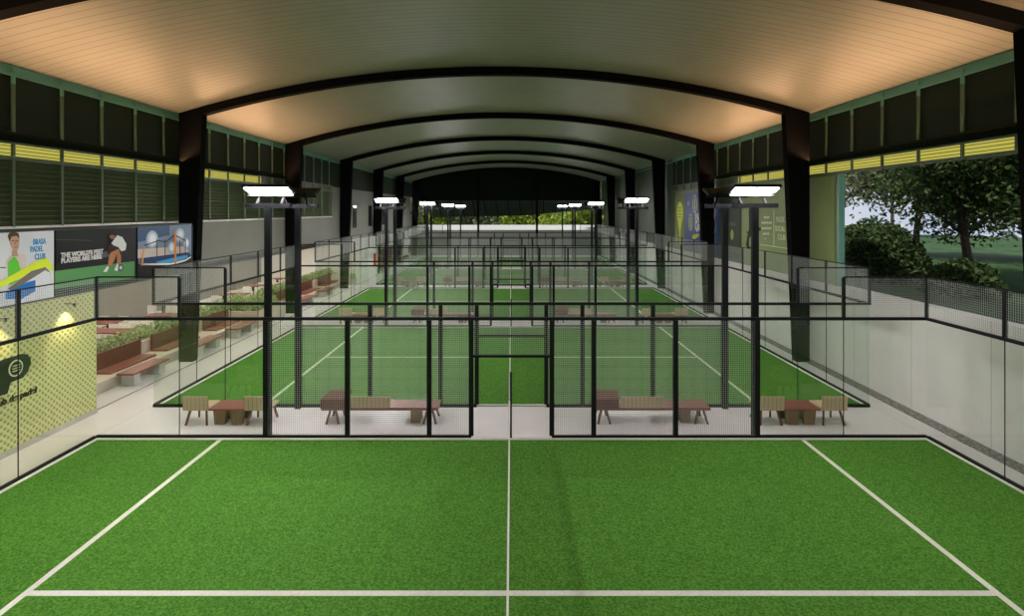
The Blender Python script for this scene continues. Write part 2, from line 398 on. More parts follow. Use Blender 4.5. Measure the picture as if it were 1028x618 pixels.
# far end
mb = MB().box(XL-.3, XR+.3, Y1, Y1+.25, 0, 3.07); struct(mb, 'wall_back', M['plaster'])
m_ = MB(); pts = [(XL+.45, Y1+.02, 6.7)]+[(XL+.45+(XR-XL-.75)*i/30, Y1+.02, arch_z(XL+.45+(XR-XL-.75)*i/30)-.02) for i in range(31)]+[(XR-.3, Y1+.02, 6.7)]
m_.prism(pts, (0, .2, 0)); struct(m_, 'wall_back', M['gable'])
for k, x in enumerate((-4.06, 3.1)):
    tag(recentre(MB().box(x-.13, x+.13, Y1-.2, Y1-.0, 0, 9.9).build('gable_post', M['beam'])), 'black gable post at the far end wall, the %s of the two' % ('left' if k == 0 else 'right'), 'post', 'gable posts')
m_ = MB()
top = [(-11.4, 66, 6.9), (1.5, 66, 6.85), (11.2, 66, 6.8)]; bot = [(-10.4, 70, 4.55), (1.9, 70, 4.80), (11.8, 70, 5.75)]
vs = top+bot; vs += [(x, y, z+.08) for x, y, z in vs]
m_.add(vs, [(0, 3, 4, 1), (1, 4, 5, 2), (6, 7, 10, 9), (7, 8, 11, 10), (0, 1, 7, 6), (1, 2, 8, 7), (3, 9, 10, 4), (4, 10, 11, 5), (0, 6, 9, 3), (2, 5, 11, 8)])
cn = thing('canopy', 'dark corrugated canopy sloping down beyond the open end of the hall', 'canopy', (0, 66, 0))
m_.v = [(x, y-66, z) for x, y, z in m_.v]; m_.build('roof_sheet', M['canopy'], cn)
for x in (-10.9, 11.3): MB().box(x-.1, x+.1, -.2, 0.0, 0, 6.85).build('post', M['beam'], cn)
rb = MB()
for x in [-11+1.5*i for i in range(15)]: rb.bar((x, .02, 6.80), (x+.3, 3.9, 4.5+max(0, (x+.3-1.9))*.096), .06, .08)
rb.build('rib', M['beam'], cn)
mb = MB().box(-40, 60, 80, 80.3, 0, 3.25)
tag(recentre(mb.build('boundary_wall', M['outwhite'])), 'sunlit white boundary wall outside beyond the far end', 'wall')

# outside ground
m_ = MB()
def gz(x, y): return 2.85-max(0, x-42)*.5+max(0, x-14)*.006+.25*math.sin(x*.21+y*.13)*min(1, max(0, (x-12)/8))
gx = [11.37, 12.5, 14, 17, 21, 26, 33, 42, 47, 60]; gy = [-30+6*i for i in range(32)]
for y in gy:
    for x in gx: m_.v.append((x, y, gz(x, y)))
nx = len(gx)
for j in range(len(gy)-1):
    for i in range(nx-1):
        a = j*nx+i; m_.f.append((a, a+1, a+nx+1, a+nx)); m_.mi.append(0)
lawn = m_.build('lawn', M['lawn']); tag(lawn, 'green lawn rising behind the right-hand retaining wall', 'grass', kind='structure')
m_ = MB().box(-120, 11.36, 67, 200, -.35, -.05); m_.box(-120, -22, -60, 67, -.35, -.05); m_.box(-22, 60, -80, Y0, -.35, -.05)
tag(m_.build('outside_ground', M['lawn']), 'green ground outside around the hall', 'ground', kind='structure')
m_ = MB(); gx2 = [-120+8*i for i in range(22)]
for j, (y, z) in enumerate(((82, 0), (86, 2), (96, 7), (112, 12), (140, 16))):
    for x in gx2: m_.v.append((x, y, z+(math.sin(x*.3+j) if j > 1 else 0)))
for j in range(4):
    for i in range(21):
        a = j*22+i; m_.f.append((a, a+1, a+23, a+22)); m_.mi.append(0)
tag(m_.build('hillside', M['lawn']), 'green hillside beyond the white boundary wall at the far end', 'hill', kind='structure')

# ------------------------------------------------------------------ padel courts
def wiremesh(w_, h_, pitch=.05, t=.0045):
    """welded wire panel in the XZ plane, from (0,0) to (w,h)"""
    m_ = MB(); nx_ = max(1, round(w_/pitch)); nz = max(1, round(h_/pitch))
    for i in range(nx_+1):
        x = w_*i/nx_; m_.box(x-t/2, x+t/2, -t/2, t/2, 0, h_)
    for i in range(nz+1):
        z = h_*i/nz; m_.box(0, w_, t/2, t*1.5, z-t/2, z+t/2)
    return m_
def place(o, loc, rz=0): o.location = loc; o.rotation_euler = (0, 0, rz); return o
meshlib = {}
def part_mesh(key, fn, name, m, parent, loc, rz=0):
    if key not in meshlib:
        o = fn().build(name, m, parent); meshlib[key] = o.data
    else:
        o = bpy.data.objects.new(name, meshlib[key]); C.objects.link(o); o.parent = parent
    return place(o, loc, rz)
PX = [.97, 1.98, 3.95, 5.92]; TR = 2.88; TM = 3.87
def make_enclosure(label, y):
    t = thing('court_enclosure', label, 'glass and mesh court enclosure', (0, y, 0))
    for yy in (0, 10):
        for s in (-1, 1):
            a, b_ = sorted((s*.97, s*10.0))
            part_mesh('base', lambda: MB().box(0, 9.03, -.04, .04, 0, .075), 'base_rail', M['black'], t, (a, yy, 0))
            for x in PX:
                part_mesh('post', lambda: MB().box(-.055, .055, -.04, .04, .075, TR-.04), 'post', M['black'], t, (s*x, yy, 0))
            for x in (8, 10):
                part_mesh('upost', lambda: MB().box(-.03, .03, -.03, .03, TR+.035, TM), 'upper_post', M['black'], t, (s*x, yy, 0))
            part_mesh('hrail', lambda: MB().box(0, 2, -.015, .015, TM, TM+.03), 'upper_rail', M['black'], t, (s*9-1, yy, 0))
            part_mesh('cmesh', lambda: wiremesh(1.94, TM-TR-.035), 'mesh_panel', M['wire'], t, (s*9-.97, yy, TR+.035))
            for x in (7, 9):
                part_mesh('glass', lambda: MB().box(-.994 , .994, -.006, .006, .075, TR-.035), 'glass_panel', M['glass'], t, (s*x, yy, 0))
            for xa, xb in zip(PX[:-1], PX[1:]):
                x0 = min(s*xa, s*xb)+.055; w_ = abs(xb-xa)-.11
                part_mesh('mesh%.2f' % w_, lambda: wiremesh(w_, TR-.12), 'mesh_panel', M['wire'], t, (x0, yy, .08))
            part_mesh('joint', lambda: MB().box(-.006, .006, -.008, .008, .075, TR-.04), 'glass_joint', M['black'], t, (s*8, yy, 0))
        part_mesh('rail20', lambda: MB().box(-10.03, 10.03, -.035, .035, TR-.035, TR+.035), 'top_rail', M['black'], t, (0, yy, 0))
        part_mesh('header', lambda: MB().box(-.915, .915, -.03, .03, 1.95, 2.01), 'gate_header', M['black'], t, (0, yy, 0))
        part_mesh('gmesh', lambda: wiremesh(1.83, TR-2.05), 'mesh_panel', M['wire'], t, (-.915, yy, 2.01))
    for s in (-1, 1):
        X = s*10.0
        part_mesh('sbase', lambda: MB().box(-.04, .04, .04, 9.96, 0, .075), 'base_rail', M['black'], t, (X, 0, 0))
        part_mesh('srail', lambda: MB().box(-.035, .035, .035, 9.965, TR-.035, TR+.035), 'top_rail', M['black'], t, (X, 0, 0))
        part_mesh('surail', lambda: MB().box(-.015, .015, .035, 9.965, TM, TM+.025), 'upper_rail', M['black'], t, (X, 0, 0))
        for k in range(5):
            part_mesh('sglass', lambda: MB().box(-.006, .006, .006, 1.994, .075, TR-.035), 'glass_panel', M['glass'], t, (X, 2*k, 0))
            part_mesh('smesh', lambda: wiremesh(1.94, TM-TR-.035), 'mesh_panel', M['wire'], t, (X, 2*k+.03, TR+.035), PI/2)
            if k:
                part_mesh('upost', None, 'upper_post', M['black'], t, (X, 2*k, 0))
                part_mesh('sjoint', lambda: MB().box(-.008, .008, -.006, .006, .075, TR-.04), 'glass_joint', M['black'], t, (X, 2*k, 0))
    return t
def make_turf(label, y):
    o = MB().box(-9.96, 9.96, .04, 9.96, 0, .015).build('court_turf', M['turf']); o.location = (0, y, 0)
    tag(o, label, 'artificial turf')
    for s in (-1, 1):
        MB().box(s*6.95-.05, s*6.95+.05, .13, 9.87, .015, .019).build('service_line', M['line'], o)
        MB().box(s*9.92-.04, s*9.92+.04, .04, 9.96, .015, .03).build('edge_strip', M['line'], o)
    for yy in (.085, 9.915): MB().box(-9.88, 9.88, yy-.045, yy+.045, .015, .03).build('edge_strip', M['line'], o)
    MB().box(-6.90, 6.90, 4.83, 4.93, .015, .019).build('centre_line', M['line'], o)
    return o
def make_net(label, y):
    t = thing('padel_net', label, 'net', (-.045, y, .015))
    m_ = MB()
    for i in range(197): yy = .1+9.8*i/196; m_.box(-.0015, .0015, yy-.0015, yy+.0015, .02, .88)
    for i in range(18): m_.box(.0015, .0045, .1, 9.9, .03+.05*i-.0015, .03+.05*i+.0015)
    m_.build('net_mesh', M['netwire'], t)
    MB().box(-.014, .014, .08, 9.92, .86, .915).build('net_tape', M['white'], t)
    for yy in (.02, 9.98):
        MB().box(.004, .055, yy-.03, yy+.03, 0, .95).build('net_post', M['black'], t)
        MB().box(-.03, .002, yy-.02, yy+.02, 0, .90).build('post_cover', M['white'], t)
    return t
def make_flood(label, x, y, facing):
    """facing=-1: lights the side nearer the camera"""
    t = thing('floodlight_pole', label, 'floodlight', (x, y, 0), 0 if facing < 0 else PI)
    MB().box(-.075, .075, -.05, .05, 0, 5.55).build('pole', M['pole'], t)
    MB().box(-.55, .55, -.05, .05, 5.55, 5.66).build('crossarm', M['pole'], t)
    for s in (-.3, .3): MB().bar((s, .04, 5.62), (s, .235, 5.86), .05).bar((s, .235, 5.84), (s, .235, 5.97), .05).build('stem', M['beam'], t)
    rot = Matrix.Rotation(math.radians(-21), 3, 'X')
    h_ = MB().box(-.56, .56, -.20, .27, 5.98, 6.05, rot, (0, 0, 6.0)).box(-.56, .56, .18, .20, 5.90, 5.98, rot, (0, 0, 6.0)).build('lamp_head', M['black'], t)
    for s in (-.275, .275):
        MB().box(s-.235, s+.235, -.14, .14, 5.965, 5.98, rot, (0, 0, 6.0)).build('lamp_panel', M['lamp'], h_)
    return t
CY = [2.6, 14.62, 26.64, 38.66, 50.68]
cn_ = ['nearest', 'second', 'third', 'fourth', 'farthest']
enc = None; turf = None; net = None; fl = {}
for k, y in enumerate(CY):
    le = ['glass and black mesh enclosure around the nearest court, filling the foreground', 'glass and black mesh enclosure of the second court, seen through the nearest fence',
          'glass and black mesh enclosure of the third court back, in the middle distance', 'glass and black mesh enclosure of the fourth court back', 'glass and black mesh enclosure of the farthest court by the end wall'][k]
    lt = ['bright green turf with white lines of the nearest court', 'green turf of the second court just behind the first row of outdoor benches', 'green turf of the third court in the middle distance',
          'thin strip of green turf of the fourth court', 'farthest sliver of green court turf before the end wall'][k]
    ln = ['net of the nearest court seen edge on, white tape running towards the viewer', 'net of the second court seen edge on through the gate opening', 'net of the third court seen edge on in mid distance',
          'net of the fourth court, tiny and edge on', 'net of the farthest court, tiny and edge on'][k]
    if k == 0:
        enc = make_enclosure(le, y); turf = make_turf(lt, y); net = make_net(ln, y)
    else:
        dup(enc, (0, y, 0), label=le); dup(turf, (0, y, 0), label=lt); dup(net, (-.045, y, .015), label=ln)
    for s, sn in ((-1, 'left'), (1, 'right')):
        for f_, yy, fn in ((1, -.12, 'near'), (-1, 10.12, 'far')):
            lb = 'twin-panel floodlight on dark pole, %s side, %s fence of the %s court' % (sn, fn, cn_[k])
            key = f_
            if key not in fl: fl[key] = make_flood(lb, s*5.92, y+yy, f_); fl[key]['group'] = 'court floodlights'
            else: dup(fl[key], (s*5.92, y+yy, 0), label=lb, group='court floodlights')

for o in list(C.objects):
    if o.name.startswith('floodlight_pole') and o.location.x > 0:
        for h_ in o.children:
            for p_ in h_.children:
                p_.material_slots[0].link = 'OBJECT'; p_.material_slots[0].material = M['lamp2']
# ------------------------------------------------------------------ furniture in the strips between courts
def make_chair(label, loc):
    t = thing('slatted_chair', label, 'chair', loc, 0, 'slatted wooden chairs between the courts')
    rot = Matrix.Rotation(math.radians(6), 3, 'X')
    MB().box(-.32, .32, -.02, .02, .40, .76, rot, (0, 0, .42)).build('backrest', M['wood'], t)
    MB().box(-.31, .31, .05, .58, .41, .45).build('seat', M['woodseat'], t)
    MB().box(-.27, .27, .06, .56, .365, .41).build('seat_frame', M['legs'], t)
    for s in (-1, 1):
        MB().bar((s*.20, .12, .40), (s*.27, .02, 0), .045, .045).build('leg', M['legs'], t)
        MB().bar((s*.20, .48, .40), (s*.26, .58, 0), .045, .045).build('leg', M['legs'], t)
    return t
def make_table(label, loc):
    t = thing('low_table', label, 'table', loc, 0, 'low brown tables between the courts')
    MB().box(-.46, .46, -.33, .33, .385, .43).build('tabletop', M['redtop'], t)
    for s in (-1, 1):
        MB().prism([(s*.22-.17, -.25, .385), (s*.22-.13, -.25, 0), (s*.22+.13, -.25, 0), (s*.22+.17, -.25, .385)], (0, .10, 0)).build('leg', M['brown'], t)
        MB().prism([(s*.22-.17, .15, .385), (s*.22-.13, .15, 0), (s*.22+.13, .15, 0), (s*.22+.17, .15, .385)], (0, .10, 0)).build('leg', M['brown'], t)
    return t
def make_bench(label, loc):
    t = thing('long_bench', label, 'bench', loc, 0, 'long red benches between the courts')
    MB().box(-1.5, 1.5, -.05, .55, .36, .43).build('seat', M['redtop'], t)
    m_ = MB().prism([(-1.5, -.10, .43), (-.86, -.10, .43), (-.86, -.10, .66), (-1.5, -.10, .66)], (0, .07, 0))
    m_.add([(-1.5, -.10, .66), (-.86, -.10, .66), (-.80, .30, .77), (-1.36, .30, .77), (-1.5, -.02, .62), (-.86, -.02, .62), (-.80, .30, .73), (-1.36, .30, .73)],
           [(0, 1, 2, 3), (7, 6, 5, 4), (0, 4, 5, 1), (1, 5, 6, 2), (2, 6, 7, 3), (3, 7, 4, 0)])
    m_.box(-1.5, -1.44, -.06, .34, .43, .64); m_.build('red_backrest', M['redwood'], t)
    rot = Matrix.Rotation(math.radians(5), 3, 'X')
    MB().box(-.78, .28, -.07, -.03, .44, .73, rot, (0, 0, .44)).build('slat_backrest', M['wood'], t)
    for xx in (-1.22, 1.28):
        for s in (-1, 1): MB().bar((xx+s*.06, .04, .37), (xx+s*.16, -.02, 0), .045).build('leg', M['legs'], t)
        for s in (-1, 1): MB().bar((xx+s*.06, .46, .37), (xx+s*.16, .52, 0), .045).build('leg', M['legs'], t)
    MB().box(.78, 1.02, .05, .45, 0, .36).build('pedestal', M['brown'], t)
    return t
strips = ['between the nearest and second court', 'between the second and third court', 'between the third and fourth court', 'between the fourth and last court']
proto = {}
for g, gy0 in enumerate([12.6, 24.62, 36.64, 48.66]):
    s_ = strips[g]
    items = []
    for side, sx in (('left', -1), ('right', 1)):
        xs_ = (-8.04, -6.48) if sx < 0 else (6.62, 8.22)
        items.append(('chair', (xs_[0], gy0+.72, 0), 'slatted chair left of its table, %s-hand set %s' % (side, s_)))
        items.append(('chair', (xs_[1], gy0+.72, 0), 'slatted chair right of its table, %s-hand set %s' % (side, s_)))
        items.append(('table', (sum(xs_)/2, gy0+1.05, 0), 'low red-brown table, %s-hand set %s' % (side, s_)))
        items.append(('bench', (-3.38 if sx < 0 else 3.60, gy0+.85, 0), 'long red bench with slatted back, %s of gate, %s' % (side, s_)))
    for kind, loc, lb in items:
        if kind not in proto: proto[kind] = {'chair': make_chair, 'table': make_table, 'bench': make_bench}[kind](lb, loc)
        else: dup(proto[kind], loc, label=lb)

# ------------------------------------------------------------------ lounge on the left
def leaves(n, size, fn, m_=None, flat=.0):
    m_ = m_ or MB()
    for _ in range(n):
        c = Vector(fn()); a = Vector((random.gauss(0, 1), random.gauss(0, 1), random.gauss(0, 1))).normalized()
        b_ = a.cross(Vector((random.gauss(0, 1), random.gauss(0, 1), random.gauss(0, 1)))).normalized(); l = size*random.uniform(.6, 1.3)
        m_.add([c-a*l, c+b_*l*.45, c+a*l, c-b_*l*.45], [(0, 1, 2, 3)])
    return m_
def shrub(label, loc, r, h_, n, group, lm='leaf_in', leafsize=.055, name='shrub', cat='plant'):
    t = thing(name, label, cat, loc, 0, group)
    def f():
        a = random.uniform(0, 2*PI); q = math.sqrt(random.random()); zz = random.random()
        return (q*r[0]*math.cos(a)*(1-.35*zz), q*r[1]*math.sin(a)*(1-.35*zz), .03+zz*h_*(1-.3*q))
    leaves(n, leafsize, f).build('foliage', M[lm], t)
    st = MB()
    for k in range(5):
        a = 2*PI*k/5; st.tube((0, 0, 0), (r[0]*.5*math.cos(a), r[1]*.5*math.sin(a), h_*.7), .012, .006, 5)
    st.build('stem', M['bark'], t)
    return t
def planter_wall(label, x0, x1, y0, y1, h_):
    t = thing('planter', label, 'planter', ((x0+x1)/2, (y0+y1)/2, 0)); a = (x1-x0)/2; b_ = (y1-y0)/2; q = .13
    MB().box(-a, -a+q, -b_, b_, 0, h_).box(a-q, a, -b_, b_, 0, h_).box(-a+q, a-q, -b_, -b_+q, 0, h_).box(-a+q, a-q, b_-q, b_, 0, h_).build('body', M['warm_concrete'], t)
    MB().box(-a+q, a-q, -b_+q, b_-q, 0, h_-.08).build('soil', M['soil'], t)
    return t
def platform(label, y0, y1):
    o = MB().box(-13.2, -12.3, y0, y1, 0, .34).build('seat_platform', M['warm_concrete']); return tag(recentre(o), label, 'platform')
platform('long low concrete seating platform at the front of the lounge', 14.25, 24.25)
platform('low concrete seating platform beyond the square leafy planter', 28.4, 39.6)
planter_wall('long concrete planter behind the front lounge seats', -14.2, -13.2, 14.25, 24.25, .80)
planter_wall('square concrete planter full of leaves closing the front lounge', -14.4, -11.75, 24.3, 27.2, .79)
planter_wall('long concrete planter behind the rear lounge seats', -14.2, -13.2, 28.4, 39.6, .80)
GR = {'front': 'shrubs in the front lounge planter', 'square': 'shrubs in the square planter', 'rear': 'shrubs in the rear lounge planter'}
for i in range(11):
    shrub('leafy green shrub in the long planter behind the front lounge seats', (-13.7, 14.75+.92*i, .73), (.45, .52), .55, 420, GR['front'])
for i in range(3):
    for j in range(3):
        shrub('dense green shrub growing in the square concrete planter', (-13.85+.78*i, 24.85+.85*j, .72), (.46, .46), .60, 430, GR['square'])
for i in range(11):
    shrub('small green shrub in the long planter behind the rear lounge seats', (-13.7, 28.95+1.0*i, .73), (.45, .52), .50, 260, GR['rear'], leafsize=.07)
shrub('small potted shrub in a grey tub before the bright cross wall', (-11.75, 38.6, .42), (.32, .32), .45, 260, None, name='potted_shrub')
bpy.data.objects['potted_shrub']['label'] = 'small shrub standing in a grey tub before the bright cross wall'
o = MB().tube((0, 0, 0), (0, 0, .42), .24, .32, 16).build('plant_tub', M['concrete']); o.location = (-11.75, 38.6, 0); tag(o, 'round grey tub under the small shrub by the cross wall', 'plant pot')

def lounge_seat(label, y, L, grp):
    t = thing('lounge_seat', label, 'bench', (-12.9, y, .34), 0, grp)
    MB().box(-.28, .34, 0, L, .0, .07).build('seat', M['redtop'], t)
    MB().box(-.29, -.20, 0, L, .07, .60).build('backrest', M['redwood'], t)
    return t
sg = 'red-brown plank seats on the lounge platforms'
for lb, y, L in (('red-brown plank seat nearest the lime logo wall', 16.4, 2.1), ('red-brown plank seat behind the black column in the front lounge', 19.1, 2.0), ('red-brown plank seat beside the square leafy planter', 22.3, 1.9),
                 ('red-brown plank seat first beyond the square planter', 29.0, 2.2), ('red-brown plank seat midway along the rear platform', 32.0, 2.4), ('red-brown plank seat at the far end of the rear platform', 35.6, 2.4)):
    lounge_seat(lb, y, L, sg)
def front_bench(label, y, L=1.7, x=-11.98):
    t = thing('red_bench', label, 'bench', (x, y, 0), 0, 'red-topped benches on concrete legs')
    MB().box(-.27, .27, 0, L, .37, .43).build('seat', M['redtop'], t)
    for q in (.12, L-.42): MB().box(-.20, .20, q, q+.30, 0, .37).build('leg', M['concrete'], t)
    return t
for lb, y in (('red-topped bench on grey concrete legs nearest the logo wall', 16.2), ('red-topped bench on concrete legs just past the first left column', 19.55), ('red-topped bench on concrete legs before the square planter', 22.35),
              ('red-topped bench on concrete legs first beyond the square planter', 29.6), ('red-topped bench on concrete legs at the middle of the rear platform', 32.9)):
    front_bench(lb, y)
# cafe tables and chairs inside
def cafe_table(label, loc, top='redtop'):
    t = thing('cafe_table', label, 'table', loc, 0, 'cafe tables in the lounge')
    MB().box(-.85, .85, -.40, .40, .71, .76).build('tabletop', M[top], t)
    for s in (-.5, .5): MB().box(s-.05, s+.05, -.05, .05, .03, .71).build('leg', M['black'], t); MB().box(s-.06, s+.06, -.3, .3, 0, .03).build('foot', M['black'], t)
    return t
def cafe_chair(label, loc, rz, group):
    t = thing('cafe_chair', label, 'chair', loc, rz, group)
    MB().box(-.22, .22, -.22, .22, .43, .47).build('seat', M['white'], t)
    MB().box(-.22, .22, .19, .22, .50, .82).build('backrest', M['white'], t)
    for sx in (-1, 1):
        for sy in (-1, 1): MB().bar((sx*.18, sy*.18, .43 if sy < 0 else .50), (sx*.21, sy*.21, 0), .025).build('leg', M['white'], t)
    return t
tp = None; cp = None
spots = [(-15.9, 17.6, 'nearest the logo wall'), (-15.9, 20.6, 'behind the front planter'), (-15.6, 23.8, 'near the square planter'), (-17.6, 22.2, 'by the back wall, nearer row'), (-17.2, 26.6, 'by the back wall behind the square planter'),
         (-15.8, 29.6, 'first beyond the square planter'), (-15.8, 33.0, 'behind the rear planter'), (-15.8, 36.4, 'before the bright cross wall')]
for x, y, nm in spots:
    lb = 'red-brown cafe table %s' % nm
    if tp is None: tp = cafe_table(lb, (x, y, 0))
    else: dup(tp, (x, y, 0), label=lb)
    for dx in (-.45, .45):
        for sy in (-1, 1):
            lb = 'white chair at the %s %s, table %s' % ('near' if sy < 0 else 'far', 'right' if dx > 0 else 'left', nm)
            loc = (x+dx, y+sy*.72, 0); rz = 0 if sy > 0 else PI
            if cp is None: cp = cafe_chair(lb, loc, rz, 'white cafe chairs in the lounge')
            else: dup(cp, loc, rz, lb)
# downlights added out of sight to brighten the lounge
def added_downlight(label, loc):
    t = thing('added_downlight', label, 'ceiling light', loc, 0, 'added downlights under the lounge ceiling')
    MB().tube((0, 0, -.03), (0, 0, 0), .16, .16, 20).build('trim_ring', M['white'], t)
    MB().tube((0, 0, -.036), (0, 0, -.031), .13, .13, 20).build('lens', M['down'], t)
    return t
dl = None
for xx in (-12.8, -15.4, -17.6):
    for q in range(8):
        loc = (xx, 15.8+3.1*q, 3.2); lb = 'added light recessed under the lounge ceiling, hidden from the viewer by the wall above'
        if dl is None: dl = added_downlight(lb, loc)
        else: dup(dl, loc)
# rear recess: red panels and benches
for i in range(5):
    y = 45.2+3.0*i
    o = MB().box(-12.55, -12.45, y, y+2.6, 0, 1.75).build('plank_screen', M['redwood']); tag(recentre(o), 'red-brown plank screen in the far left recess, %s from the front' % ['first', 'second', 'third', 'fourth', 'fifth'][i], 'screen', 'plank screens in the far left recess')
    front_bench('red-topped bench before the %s far left plank screen' % ['first', 'second', 'third', 'fourth', 'fifth'][i], y+.4, 1.8, -11.75)
tag(recentre(MB().box(-11.39, -11.28, 43.2, 43.7, .9, 1.9).build('fire_cabinet', mat('signal_red', (.5, .03, .03), .4))), 'small red fire cabinet on the white block at left', 'cabinet')

# small spots added to put a warm wash on the logo wall
for i, y in enumerate((9.6, 11.4, 13.2)):
    t = thing('wall_spotlight', 'small black added spotlight above the lime logo wall, %s' % ['nearest the viewer', 'above the letter', 'nearest the lounge'][i], 'spotlight', (-11.24, y, 3.02), 0, 'added spotlights above the logo wall')
    MB().box(-.03, .22, -.01, .01, .10, .12).build('arm', M['black'], t)
    MB().tube((.22, 0, .12), (.20, 0, .05), .025, .03, 12).build('lamp_body', M['black'], t)
    l = bpy.data.lights.new('spot', 'SPOT'); l.energy = 60; l.color = (1, .80, .45); l.spot_size = 1.5; l.spot_blend = .8; l.shadow_soft_size = .04
    lo = bpy.data.objects.new('spot', l); C.objects.link(lo); lo.parent = t; lo.location = (.19, 0, .02)
    lo.rotation_euler = Vector((-.30, 0, -.95)).to_track_quat('-Z', 'Y').to_euler()

# ------------------------------------------------------------------ wall pictures
def wallpt(X, px, py):
    """point of the wall plane x = X read off the photograph -> (y along wall, z height)"""
    y = X*F/(px-VX); return y, H-(py-VY)*y/F
class Board:
    """flat printed board on a wall plane; polygons are layered a few mm apart"""
    def __init__(s, name, label, cat, X, sgn, y0, y1, z0, z1, col, thick=.05, group=None):
        s.X, s.sgn, s.n = X, sgn, 0; s.o = ((y0+y1)/2, z0)
        s.t = thing(name, label, cat, (X, s.o[0], z0), 0, group)
        s.base = MB().box(min(0, sgn*thick), max(0, sgn*thick), y0-s.o[0], y1-s.o[0], 0, z1-z0).build('board', col, s.t)
        s.f = thick
    def poly(s, pts, col, name='print'):
        s.n += 1; d = s.f+.003*s.n
        P = [(s.sgn*(d-.003), y-s.o[0], z-s.o[1]) for y, z in pts]
        ar = sum(P[i][1]*P[(i+1) % len(P)][2]-P[(i+1) % len(P)][1]*P[i][2] for i in range(len(P)))
        if ar*s.sgn > 0: P = P[::-1]
        return MB().prism(P, (s.sgn*.003, 0, 0)).build(name, col, s.t)
    def px(s, pts, col, name='print'): return s.poly([wallpt(s.X+s.sgn*s.f, a, b_) for a, b_ in pts], col, name)
    def ell(s, cy, cz, ry, rz, col, name='print', n=20): return s.poly([(cy+ry*math.cos(2*PI*i/n), cz+rz*math.sin(2*PI*i/n)) for i in range(n)], col, name)
    def text(s, str_, y, z, size, col, **k):
        s.n += 1; d = s.f+.003*s.n
        return text_part('lettering', str_, size, col, s.t, (s.sgn*d, y-s.o[0], z-s.o[1]), (PI/2, 0, PI/2 if s.sgn > 0 else -PI/2), **k)
XB = -11.32
# poster 1
b = Board('poster', 'white poster of a man in a green shirt with blue lettering, at the left edge', 'poster', XB, 1, 9.85, 12.88, 3.36, 4.99, pcol(225, 228, 232))
b.px([(0, 268), (6, 268), (6, 269), (0, 269)], pcol(60, 60, 60))
b.px([(6, 262), (9, 258), (16, 254), (24, 255), (26, 262), (26, 272), (24, 288), (8, 290), (8, 275)], pcol(218, 208, 196), 'torso_print')
b.px([(8, 263), (14, 257), (18, 262), (20, 270), (17, 282), (9, 286), (8, 272)], pcol(96, 200, 60), 'shirt_print')
b.px([(9, 238), (12, 234), (17, 235), (19, 240), (18.5, 248), (16, 253), (13, 251), (10, 245)], pcol(200, 160, 135), 'face_print')
b.px([(7, 237), (9, 233.5), (14, 232.5), (18, 234), (19, 239), (16, 236.5), (11, 237.5), (9, 242)], pcol(90, 70, 50), 'hair_print')
for q in ((12.2, 241.5), (16.6, 241.8)): b.px([(q[0]-1, q[1]-.5), (q[0]+.9, q[1]-.5), (q[0]+.9, q[1]+.3), (q[0]-1, q[1]+.3)], pcol(60, 45, 38), 'face_print')
b.px([(14.2, 241), (15, 241), (15.6, 245), (14, 245.3)], pcol(176, 135, 112), 'face_print'); b.px([(13, 247.6), (16.3, 247.5), (15.8, 248.4), (13.6, 248.5)], pcol(150, 95, 85), 'face_print')
b.px([(11.5, 251), (16, 252), (17, 257), (11, 257)], pcol(190, 150, 125), 'face_print')
b.px([(-6, 290), (0, 282), (44, 257), (52, 267), (52, 272), (44, 268), (0, 288), (-6, 296)], pcol(222, 240, 60), 'racket_print')
b.px([(6, 290), (30, 272), (44, 268), (49, 273), (50, 285), (49, 273.5), (44, 271), (28, 281), (12, 292)], pcol(120, 115, 110), 'racket_print')
b.px([(4, 294), (26, 283), (34, 281), (34, 292), (20, 300), (4, 300)], pcol(40, 120, 200), 'print')
bl = pcol(80, 165, 215)
y_, z_ = wallpt(XB+.05, 31.5, 245.5); b.text('BRASA', y_, z_, .19, bl, bold=.004, sx=.60)
y_, z_ = wallpt(XB+.05, 28.5, 253); b.text('PADEL', y_, z_, .19, bl, bold=.004, sx=.60)
y_, z_ = wallpt(XB+.05, 33, 260.5); b.text('CLUB', y_, z_, .19, bl, bold=.004, sx=.60)
# poster 2
b = Board('poster', 'dark poster of a player in white bending on a green court, middle of the three', 'poster', XB, 1, 12.94, 15.70, 3.36, 4.98, pcol(28, 30, 30))
b.px([(55, 272), (135, 262), (135, 279), (55, 290)], pcol(88, 145, 88), 'court_print')
b.px([(55, 240), (92, 241), (92, 241.6), (55, 240.6)], pcol(80, 82, 82))
b.px([(98, 254), (108, 252), (110, 257), (98, 260)], pcol(85, 90, 92))
b.px([(112, 250), (115, 247), (118, 252), (114, 262), (111, 267), (108, 267), (109, 258)], pcol(176, 120, 80), 'leg_print')
b.px([(117, 250), (121, 250), (121, 263), (119, 268), (117, 264)], pcol(176, 120, 80), 'leg_print')
b.px([(103, 272.5), (107, 267), (109, 268), (106.5, 273)], pcol(225, 228, 225), 'shoe_print')
b.px([(114, 271), (117, 264), (119, 268), (117, 272)], pcol(225, 228, 225), 'shoe_print')
b.px([(108, 246), (112, 243), (120, 247), (123, 252), (122, 258), (120, 255), (119, 249), (113, 252), (107, 255)], pcol(50, 30, 28), 'shorts_print')
b.px([(114, 240), (117, 236), (122, 238), (126, 245), (125, 251), (121, 252), (118, 248), (113, 246), (111, 244)], pcol(222, 225, 224), 'shirt_print')
b.px([(109, 235), (112, 233.5), (115, 236), (114, 240), (111, 240), (109, 238)], pcol(150, 105, 75), 'face_print')
b.px([(109, 234), (112, 232), (115.5, 234), (115, 237), (112, 235.5), (109, 236)], pcol(35, 25, 18), 'hair_print')
yb, zb_ = wallpt(XB+.05, 120, 268.5); b.ell(yb, zb_, .10, .10, pcol(70, 74, 90), 'racket_print')
